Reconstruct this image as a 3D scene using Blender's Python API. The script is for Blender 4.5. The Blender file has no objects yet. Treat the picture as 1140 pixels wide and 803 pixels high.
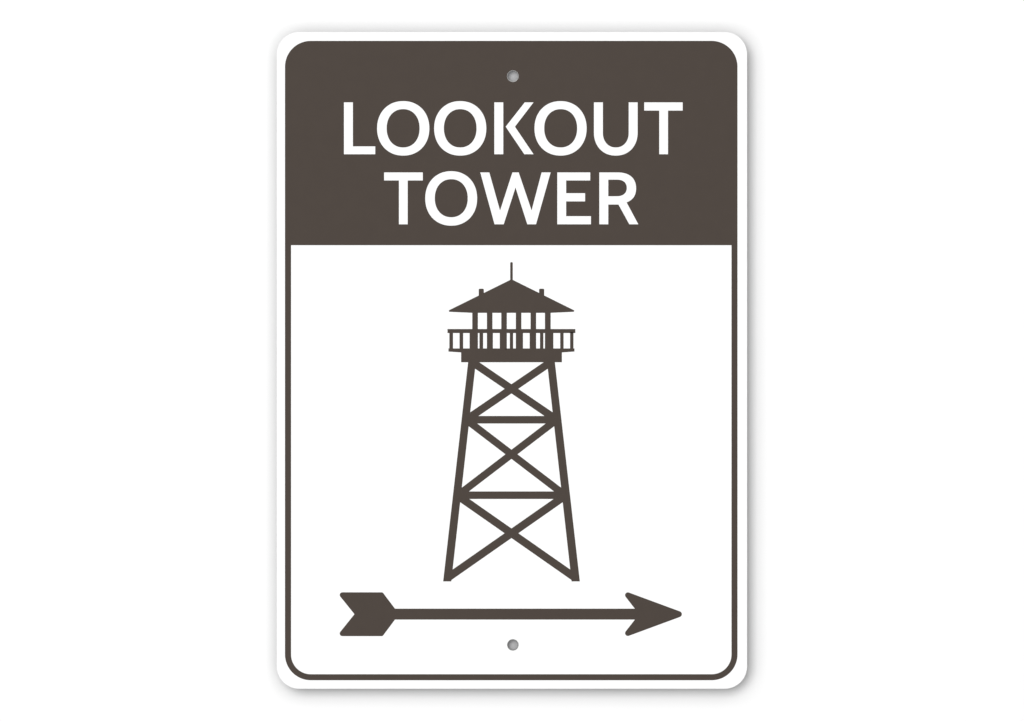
import bpy, bmesh, math
from mathutils import Vector
from mathutils.geometry import tessellate_polygon

scn = bpy.context.scene
S = 0.0004857            # metres per photo pixel: the sign is 10 x 14 inches
CX, CY = 570.0, 401.5    # picture centre, in photo pixels
GAP = 0.0115             # sign back to backdrop
RECESS = 0.0040        # gap between plate back and the added hole backing
T = 0.0010               # plate thickness

# ---------------------------------------------------------------- camera
cam = bpy.data.cameras.new('camera'); co = bpy.data.objects.new('camera', cam)
scn.collection.objects.link(co)
cam.lens = 400; cam.sensor_width = 36; cam.sensor_fit = 'HORIZONTAL'
dist = 1140 * S * cam.lens / 36
co.location = (0, -dist, 0); co.rotation_euler = (math.pi/2, 0, 0)
cam.clip_start = 0.01; cam.clip_end = 100
scn.camera = co
# ---------------------------------------------------------------- world
w = bpy.data.worlds.new('World'); scn.world = w; w.use_nodes = True
bg = w.node_tree.nodes['Background']
bg.inputs[0].default_value = (1, 1, 1, 1); bg.inputs[1].default_value = 0.01
# ---------------------------------------------------------------- lamps: two soft boxes behind the camera
def softbox(name, x0, x1, z0, z1, d, watts):
    l = bpy.data.lights.new(name, 'AREA'); l.shape = 'RECTANGLE'
    l.size = x1 - x0; l.size_y = z1 - z0; l.energy = watts; l.color = (1, 1, 1)
    o = bpy.data.objects.new(name, l); scn.collection.objects.link(o)
    o.location = ((x0+x1)/2, -d, (z0+z1)/2); o.rotation_euler = (math.pi/2, 0, 0)
K = 4.0    # size and distance of the soft boxes
softbox('large_softbox', -2.15*K, 1.25*K, -1.35*K, 2.15*K, 2.2*K, 82.0*K*K)
softbox('key_softbox', -1.02*K, 0.02*K, -0.06*K, 0.98*K, 2.2*K, 20.5*K*K)
# ---------------------------------------------------------------- exposure
scn.view_settings.view_transform = 'Standard'; scn.view_settings.look = 'None'
scn.view_settings.gamma = 1; scn.view_settings.exposure = 0
scn.view_settings.use_curve_mapping = False

# ---------------------------------------------------------------- materials
def mat(name, col, rough=0.6, spec=0.2, metal=0.0, mottle=0.0, scale=300, bump=0.0):
    m = bpy.data.materials.new(name); m.use_nodes = True
    nt = m.node_tree; b = nt.nodes['Principled BSDF']
    b.inputs['Base Color'].default_value = (*col, 1)
    b.inputs['Roughness'].default_value = rough
    b.inputs['Specular IOR Level'].default_value = spec
    b.inputs['Metallic'].default_value = metal
    tc = nt.nodes.new('ShaderNodeTexCoord')
    n = nt.nodes.new('ShaderNodeTexNoise'); n.inputs['Scale'].default_value = scale
    n.inputs['Detail'].default_value = 4
    nt.links.new(tc.outputs['Object'], n.inputs['Vector'])
    if mottle:
        r = nt.nodes.new('ShaderNodeMapRange')
        r.inputs['To Min'].default_value = 1 - mottle; r.inputs['To Max'].default_value = 1 + mottle
        nt.links.new(n.outputs['Fac'], r.inputs['Value'])
        mx = nt.nodes.new('ShaderNodeVectorMath'); mx.operation = 'SCALE'
        mx.inputs[0].default_value = col
        nt.links.new(r.outputs['Result'], mx.inputs['Scale'])
        nt.links.new(mx.outputs['Vector'], b.inputs['Base Color'])
    if bump:
        bp = nt.nodes.new('ShaderNodeBump'); bp.inputs['Strength'].default_value = bump
        bp.inputs['Distance'].default_value = 0.00005
        nt.links.new(n.outputs['Fac'], bp.inputs['Height'])
        nt.links.new(bp.outputs['Normal'], b.inputs['Normal'])
    return m
WHITE = mat('white_enamel', (0.82, 0.82, 0.82), 0.5, 0.2, mottle=0.004, bump=0.05)
BROWN = mat('brown_print', (0.0565, 0.0438, 0.0358), 0.55, 0.08, mottle=0.05, scale=120, bump=0.05)
ALU = mat('bare_aluminium', (0.62, 0.62, 0.61), 0.45, 0.5, metal=0.6, mottle=0.05)
BACK = mat('dark_bounce_absorber', (0.04, 0.04, 0.04), 0.7, 0.1, mottle=0.05)  # near-black plate back, added to absorb bounced light and deepen the shadow
HOLE_FILL = mat('grey_hole_backing', (0.46, 0.46, 0.465), 0.6, 0.2, mottle=0.05)  # for the added backing that lightens the holes
PAPER = mat('white_paper', (0.82, 0.82, 0.82), 0.9, 0.0, mottle=0.004, scale=60)

# ---------------------------------------------------------------- helpers
def P(x, y, h):                       # photo pixel -> metres; h = height above the plate's face
    return Vector(((x-CX)*S, -h, -(y-CY)*S))
def link(name, bm, m, parent=None):
    me = bpy.data.meshes.new(name); bm.to_mesh(me); bm.free(); me.materials.append(m)
    o = bpy.data.objects.new(name, me); scn.collection.objects.link(o); o.parent = parent
    return o
def prism(bm, loops, h0, h1, bevel=0.0):
    """extrude a polygon (first loop) with holes (other loops) from h0 up to h1"""
    loops = [[Vector((a, b)) for a, b in l] for l in loops]
    flat = [v for l in loops for v in l]
    tris = tessellate_polygon([[Vector((v.x, v.y, 0)) for v in l] for l in loops])
    top = [bm.verts.new(P(v.x, v.y, h1)) for v in flat]
    bot = [bm.verts.new(P(v.x, v.y, h0)) for v in flat]
    for t in tris:
        for vs in ((top[t[0]], top[t[1]], top[t[2]]), (bot[t[2]], bot[t[1]], bot[t[0]])):
            try: bm.faces.new(vs)
            except ValueError: pass
    k = 0
    for l in loops:
        n = len(l)
        for i in range(n):
            a, b = k+i, k+(i+1) % n
            bm.faces.new((bot[a], bot[b], top[b], top[a]))
        k += n
    bmesh.ops.recalc_face_normals(bm, faces=bm.faces)
GAIN = 0.24      # ink gain of the print, in photo pixels
def spread(loop, hole, d):
    n = len(loop); A = sum(loop[i-1][0]*loop[i][1]-loop[i][0]*loop[i-1][1] for i in range(n))
    sgn = (1 if A > 0 else -1)*(-1 if hole else 1); out = []
    for i in range(n):
        p0, p, p1 = Vector(loop[i-1]), Vector(loop[i]), Vector(loop[(i+1) % n])
        e0, e1 = p-p0, p1-p
        if e0.length < 1e-6 or e1.length < 1e-6: out.append(tuple(p)); continue
        n0 = Vector((e0.y, -e0.x)).normalized()*sgn; n1 = Vector((e1.y, -e1.x)).normalized()*sgn
        m_ = n0+n1; k = 2*d/max(m_.length_squared, 0.8)
        out.append(tuple(p+m_*k))
    return out
def part(name, shapes, h0, h1, m, parent, label=None):
    """shapes: list of lists of loops; each shape is one prism"""
    bm = bmesh.new()
    for i, loops in enumerate(shapes):
        b2 = bmesh.new(); prism(b2, [spread(l, k > 0, GAIN if m is BROWN else -GAIN) for k, l in enumerate(loops)], h0, h1 + (i % 7)*0.000003)
        tmp = bpy.data.meshes.new('tmp'); b2.to_mesh(tmp); b2.free(); bm.from_mesh(tmp)
        bpy.data.meshes.remove(tmp)
    o = link(name, bm, m, parent)
    if label: o['label'] = label
    return o
def rect(x0, y0, x1, y1): return [(x0, y0), (x1, y0), (x1, y1), (x0, y1)]
def arc(cx, cy, r, a0, a1, n=24):
    return [(cx + r*math.cos(math.radians(a0+(a1-a0)*i/n)), cy + r*math.sin(math.radians(a0+(a1-a0)*i/n))) for i in range(n+1)]
def rrect(x0, y0, x1, y1, r, n=28):
    return (arc(x0+r, y0+r, r, 180, 270, n) + arc(x1-r, y0+r, r, 270, 360, n) +
            arc(x1-r, y1-r, r, 0, 90, n) + arc(x0+r, y1-r, r, 90, 180, n))
def circle(cx, cy, r, n=64): return [(cx+r*math.cos(2*math.pi*i/n), cy+r*math.sin(2*math.pi*i/n)) for i in range(n)]
def superel(cx, cy, a, b, p=2.0, n=96, t0=0, t1=360):
    out = []
    full = (t1 - t0) == 360
    for i in range(n if full else n+1):
        t = math.radians(t0+(t1-t0)*i/n); c, s = math.cos(t), math.sin(t)
        out.append((cx+a*math.copysign(abs(c)**(2/p), c), cy+b*math.copysign(abs(s)**(2/p), s)))
    return out
def rounded(pts, rad, n=8):
    out = []; N = len(pts)
    for i, p in enumerate(pts):
        r = rad[i] if isinstance(rad, (list, tuple)) else rad
        p = Vector(p)
        if r <= 0: out.append(tuple(p)); continue
        a = (Vector(pts[i-1])-p).normalized(); b = (Vector(pts[(i+1) % N])-p).normalized()
        half = a.angle(b)/2; d = r/math.tan(half)
        c = p + (a+b).normalized()*(r/math.sin(half))
        s, e = p+a*d-c, p+b*d-c
        a0 = math.atan2(s.y, s.x); da = math.atan2(e.y, e.x)-a0
        while da > math.pi: da -= 2*math.pi
        while da < -math.pi: da += 2*math.pi
        out += [(c.x+r*math.cos(a0+da*k/n), c.y+r*math.sin(a0+da*k/n)) for k in range(n+1)]
    return out

# ---------------------------------------------------------------- the backdrop
bm = bmesh.new()
Y = T + GAP
vs = [bm.verts.new(v) for v in ((-3, Y, -3), (3, Y, -3), (3, Y, 3), (-3, Y, 3))]
bm.faces.new(vs)
bd = link('backdrop', bm, PAPER); bd['kind'] = 'structure'
bd['label'] = 'plain white backdrop behind the sign'; bd['category'] = 'backdrop'

# ---------------------------------------------------------------- the sign
sign = bpy.data.objects.new('metal_sign', None); scn.collection.objects.link(sign)
sign.empty_display_size = 0.05
sign['label'] = 'upright white metal sign reading LOOKOUT TOWER with brown header, tower drawing and right arrow'
sign['category'] = 'sign'

HOLES = [(570.9, 84.9), (571.0, 718.1)]
HR = 6.45
# plate with rolled edge
bm = bmesh.new()
N = 28
def ring(off, h):
    return [bm.verts.new(P(x, y, h)) for x, y in rrect(308.1+off, 35.8+off, 831.8-off, 767.0-off, 25-off, N)]
bev = 0.00016; o_ = bev/S
rings = [ring(o_, -T), ring(o_*0.3, -T+bev*0.3), ring(0, -T+bev), ring(0, -bev), ring(o_*0.3, -bev*0.3), ring(o_, 0)]
for a, b in zip(rings, rings[1:]):
    for i in range(len(a)):
        j = (i+1) % len(a); bm.faces.new((a[i], a[j], b[j], b[i]))
for rg, h, flip in ((rings[-1], 0.0, False), (rings[0], -T, True)):
    loops2 = [[v.co.copy() for v in rg]]
    allv = list(rg)
    for hx, hy in HOLES:
        c = [bm.verts.new(P(x, y, h)) for x, y in circle(hx, hy, HR)]
        allv += c; loops2.append([v.co.copy() for v in c])
    for t in tessellate_polygon([[Vector((v.x, v.z, 0)) for v in l] for l in loops2]):
        bm.faces.new([allv[k] for k in (t if not flip else t[::-1])])
bmesh.ops.recalc_face_normals(bm, faces=bm.faces)
plate = link('plate', bm, WHITE, sign)
plate.data.materials.append(BACK)
for p in plate.data.polygons:
    if p.center.y > T-0.00001: p.material_index = 1
# punched holes: bored aluminium rims
def bore(hx, hy):
    bm = bmesh.new(); prof = [(HR, 0.0), (HR-0.2, -0.00006), (HR-0.8, -0.0005), (HR-0.9, -T+0.0001), (HR, -T)]
    rs = [[bm.verts.new(P(x, y, h)) for x, y in circle(hx, hy, r)] for r, h in prof]
    for a, b in zip(rs, rs[1:]):
        for i in range(64):
            j = (i+1) % 64; bm.faces.new((a[i], b[i], b[j], a[j])).smooth = True
    o = link('mounting_hole', bm, ALU, sign); return o
bore(*HOLES[0])['label'] = 'upper hole punched through the brown header'
bore(*HOLES[1])['label'] = 'lower hole punched under the arrow'

# added backing behind each hole, recessed to lighten it with graded shade
def hole_lightener(hx, hy):
    bm = bmesh.new(); prof = [(12.0, -T-GAP), (9.0, -T-GAP+0.002), (9.0, -T-RECESS-0.0004), (8.2, -T-RECESS)]
    rs = [[bm.verts.new(P(x, y, h)) for x, y in circle(hx, hy, r)] for r, h in prof]
    for a, b in zip(rs, rs[1:]):
        for i in range(64):
            j = (i+1) % 64; bm.faces.new((a[i], a[j], b[j], b[i])).smooth = True
    bm.faces.new(rs[-1]); bmesh.ops.recalc_face_normals(bm, faces=bm.faces)
    o = link('hole_lightener', bm, HOLE_FILL, sign)
    o['label'] = 'pale grey backing added behind the mounting hole to lighten it'
for h_ in HOLES: hole_lightener(*h_)

H0, H1, H2 = 0.00000, 0.00005, 0.00009
# brown header
hdr_outline = (arc(317.5+28.5, 45.9+28.5, 28.5, 180, 270) + arc(820.8-28.5, 45.9+28.5, 28.5, 270, 360) +
               [(820.8, 272.9), (317.5, 272.9)])
header = part('header_panel', [[hdr_outline, circle(HOLES[0][0], HOLES[0][1], HR+0.05+GAIN)]], H0, H1, BROWN, sign)
# brown border below it
outer = [(317.5, 272.4), (323.8, 272.4)] + arc(323.8+22.2, 751.0-22.2, 22.2, 180, 90) + arc(814.6-22.2, 751.0-22.2, 22.2, 90, 0) + \
        [(814.6, 272.4), (820.8, 272.4)] + arc(820.8-28.5, 757.2-28.5, 28.5, 0, 90) + arc(317.5+28.5, 757.2-28.5, 28.5, 90, 180)
part('border_line', [[outer]], H0, H1-0.00001, BROWN, sign)

# ---------------------------------------------------------------- lettering
def letter(shapes): part('letter', shapes, H0, H2, WHITE, header)
t, b = 113.9, 172.1
def O(x0, x1, i0, i1, y0, y1, j0, j1):
    letter([[superel((x0+x1)/2, (y0+y1)/2, (x1-x0)/2, (y1-y0)/2, 2.12), superel((i0+i1)/2, (j0+j1)/2, (i1-i0)/2, (j1-j0)/2, 2.15)]])
letter([[[(382.7, t), (393.1, t), (393.1, 162.9), (418.0, 162.9), (418.0, b), (382.7, b)]]])
O(419.6, 478.2, 430.7, 466.9, 112.5, 173.6, 121.9, 164.1)
O(483.1, 541.6, 494.4, 530.3, 112.5, 173.6, 121.9, 164.1)
letter([[rect(550.1, t, 560.5, b)], [[(562.7, 141.2), (584.1, t), (594.4, t), (573.5, 141.2), (594.4, b), (583.6, b)]]])
O(594.8, 653.3, 606.1, 642.3, 112.5, 173.6, 121.9, 164.1)
uo = [(661.0, t), (671.4, t), (671.4, 148.0)] + superel(685.55, 148.0, 14.15, 16.1, 2.15, 36, 180, 0)[1:] + [(699.7, t), (710.1, t)] + \
     superel(685.55, 147.5, 24.55, 26.1, 2.15, 48, 0, 180)
letter([[uo]])
def Tee(x0, x1, s0, s1, y0, yb, y1): letter([[[(x0, y0), (x1, y0), (x1, yb), (s1, yb), (s1, y1), (s0, y1), (s0, yb), (x0, yb)]]])
Tee(717.0, 760.2, 733.7, 743.9, t, 123.5, b)
t, b = 191.9, 250.1
Tee(427.4, 470.9, 443.9, 454.1, t, 201.3, b)
O(473.2, 531.4, 484.3, 520.5, 190.5, 251.6, 199.9, 241.8)
letter([[[(534.4, t), (544.9, t), (556.7, 234.4), (570.3, t), (577.6, t), (591.8, 234.2), (602.8, t), (613.3, t),
          (596.9, b), (586.9, b), (573.9, 209.2), (560.9, b), (550.4, b)]]])
letter([[[(620.2, t), (657.3, t), (657.3, 201.3), (630.5, 201.3), (630.5, 215.0), (651.6, 215.0), (651.6, 224.6),
          (630.5, 224.6), (630.5, 240.6), (658.1, 240.6), (658.1, b), (620.2, b)]]])
def bez(p0, p1, p2, p3, n=14):
    out = []
    for i in range(n+1):
        u = i/n; v = 1-u
        out.append((v**3*p0[0]+3*v*v*u*p1[0]+3*v*u*u*p2[0]+u**3*p3[0], v**3*p0[1]+3*v*v*u*p1[1]+3*v*u*u*p2[1]+u**3*p3[1]))
    return out
Ro = [(667.0, t), (687.0, t)] + bez((688.0, t), (700.5, t), (708.4, 198.2), (708.4, 209.8))[1:] + \
     bez((708.4, 209.8), (708.4, 217.6), (704.9, 222.9), (697.9, 225.6))[1:] + \
     [(711.0, b), (700.5, b), (688.4, 228.1), (677.4, 228.1), (677.4, b), (667.0, b)]
Ri = [(677.4, 200.4), (677.4, 218.4), (687.0, 218.4)] + bez((687.0, 218.4), (694.0, 218.4), (697.6, 214.6), (697.6, 209.3))[1:] + \
     bez((697.6, 209.3), (697.6, 204.0), (694.0, 200.4), (687.0, 200.4))[1:]
letter([[Ro, Ri]])

# ---------------------------------------------------------------- tower drawing
def lx(y): return 521.4-0.1139*(y-403.1), 529.55-0.1119*(y-403.1)      # left leg: outer, inner edge
def rx(y): return 609.2+0.1119*(y-403.1), 617.5+0.1139*(y-403.1)
yb = 647.2
legs = [[[(lx(402)[0], 402), (lx(402)[1], 402), (lx(yb)[1], yb), (lx(yb)[0], yb)]],
        [[(rx(402)[0], 402), (rx(402)[1], 402), (rx(yb)[1], yb), (rx(yb)[0], yb)]]]
tower = part('tower_drawing', legs, H0, H1, BROWN, sign)
def diag(cy, sl, th, half_t, half_b, ytop=None, ybot=None):
    cx = 569.4; out = []
    for s in (1, -1):
        x0, x1 = cx - s*half_t, cx + s*half_b
        y0, y1 = cy - sl*half_t, cy + sl*half_b
        pts = [(x0, y0-th/2), (x1, y1-th/2), (x1, y1+th/2), (x0, y0+th/2)]
        if ytop is not None:     # clip flat against the platform
            xa = cx - s*(cy-th/2-ytop)/sl; xb = x0
            pts = [(xa, ytop), (x1, y1-th/2), (x1, y1+th/2), (xb, y0+th/2), (xb, ytop)]
        if ybot is not None:
            xe = cx + s*(ybot-cy-th/2)/sl
            pts = [(x0, y0-th/2), (x1, y1-th/2), (x1, min(ybot, y1+th/2)), (xe, ybot), (x0, y0+th/2)] if y1+th/2 > ybot else pts
        out.append([pts])
    return out
def part_brace(shapes, e): return part('brace', shapes, H0, H1+0.00001+e*0.000004, BROWN, tower)
for sh, e in zip(diag(433.05, 0.682, 9.8, 43.2, 48.3, ytop=402.4), (0, 1)): part_brace([sh], e)
for sh, e in zip(diag(505.9, 0.765, 9.75, 50.0, 58.5), (2, 3)): part_brace([sh], e)
for sh, e in zip(diag(593.8, 0.699, 10.2, 57.4, 67.7), (4, 5)): part_brace([sh], e)
part('crossbar', [[rect(519.0, 463.5, 620.0, 471.4)]], H0, H1+0.000036, BROWN, tower)
part('crossbar', [[rect(510.0, 547.5, 629.0, 555.4)]], H0, H1+0.000036, BROWN, tower)
part('platform', [[[(499.5, 388.3), (639.3, 388.3), (639.3, 391.3), (625.3, 392.3), (625.3, 403.2), (513.6, 403.2), (513.6, 392.3), (499.5, 391.3)]]],
     H0, H1+0.000045, BROWN, tower)
bal = [(500.5, 504.1), (511.8, 515.4), (534.0, 537.6), (567.8, 571.0), (601.4, 604.7), (623.9, 627.2), (634.9, 638.2),
       (523.0, 527.0), (556.6, 559.5), (579.0, 582.0), (545.5, 548.5), (589.9, 593.0), (611.0, 615.8)]
part('railing', [[rect(498.4, 366.7, 640.3, 370.7)]] + [[rect(a, 370.0, c, 389.0)] for a, c in bal], H0, H1+0.00001, BROWN, tower)
cols = [(526.0, 531.8), (542.3, 548.0), (558.3, 564.0), (574.5, 580.2), (590.9, 596.6), (606.9, 612.8)]
part('cabin', [[rect(a, 346.5, c, 389.0)] for a, c in cols], H0, H1+0.00004, BROWN, tower)
roof = part('roof', [[rounded([(569.45, 311.3), (641.2, 346.9), (613.0, 348.2), (525.9, 348.2), (497.7, 346.9)], [0, 0.75, 0, 0, 0.75])]],
     H0, H1+0.00007, BROWN, tower)
part('vent', [[rounded(rect(533.2, 321.8, 538.4, 332.0), [1.0, 1.0, 0, 0])]], H0, H1+0.00004, BROWN, tower)
part('vent', [[rounded(rect(600.4, 321.8, 605.6, 332.0), [1.0, 1.0, 0, 0])]], H0, H1+0.00004, BROWN, tower)
part('antenna', [[rounded(rect(568.25, 292.2, 570.6, 314.0), [1.0, 1.0, 0, 0])]], H0, H1+0.00003, BROWN, tower)

# ---------------------------------------------------------------- arrow
arrow = part('arrow', [[rect(432.0, 678.0, 712.0, 689.7)]], H0, H1, BROWN, sign)
part('fletching', [[rounded([(375.5, 659.8), (425.9, 659.8), (439.6, 678.0), (439.6, 689.7), (425.9, 708.1), (375.5, 708.1), (394.9, 683.9)],
     [2.7, 2.0, 0, 0, 2.0, 2.7, 0])]], H0, H1+0.00001, BROWN, arrow)
part('arrowhead', [[rounded([(690.5, 656.5), (764.7, 683.9), (690.5, 711.3), (707.1, 689.9), (707.1, 677.9)], [2.9, 3.1, 2.9, 0, 0])]],
     H0, H1+0.00001, BROWN, arrow)
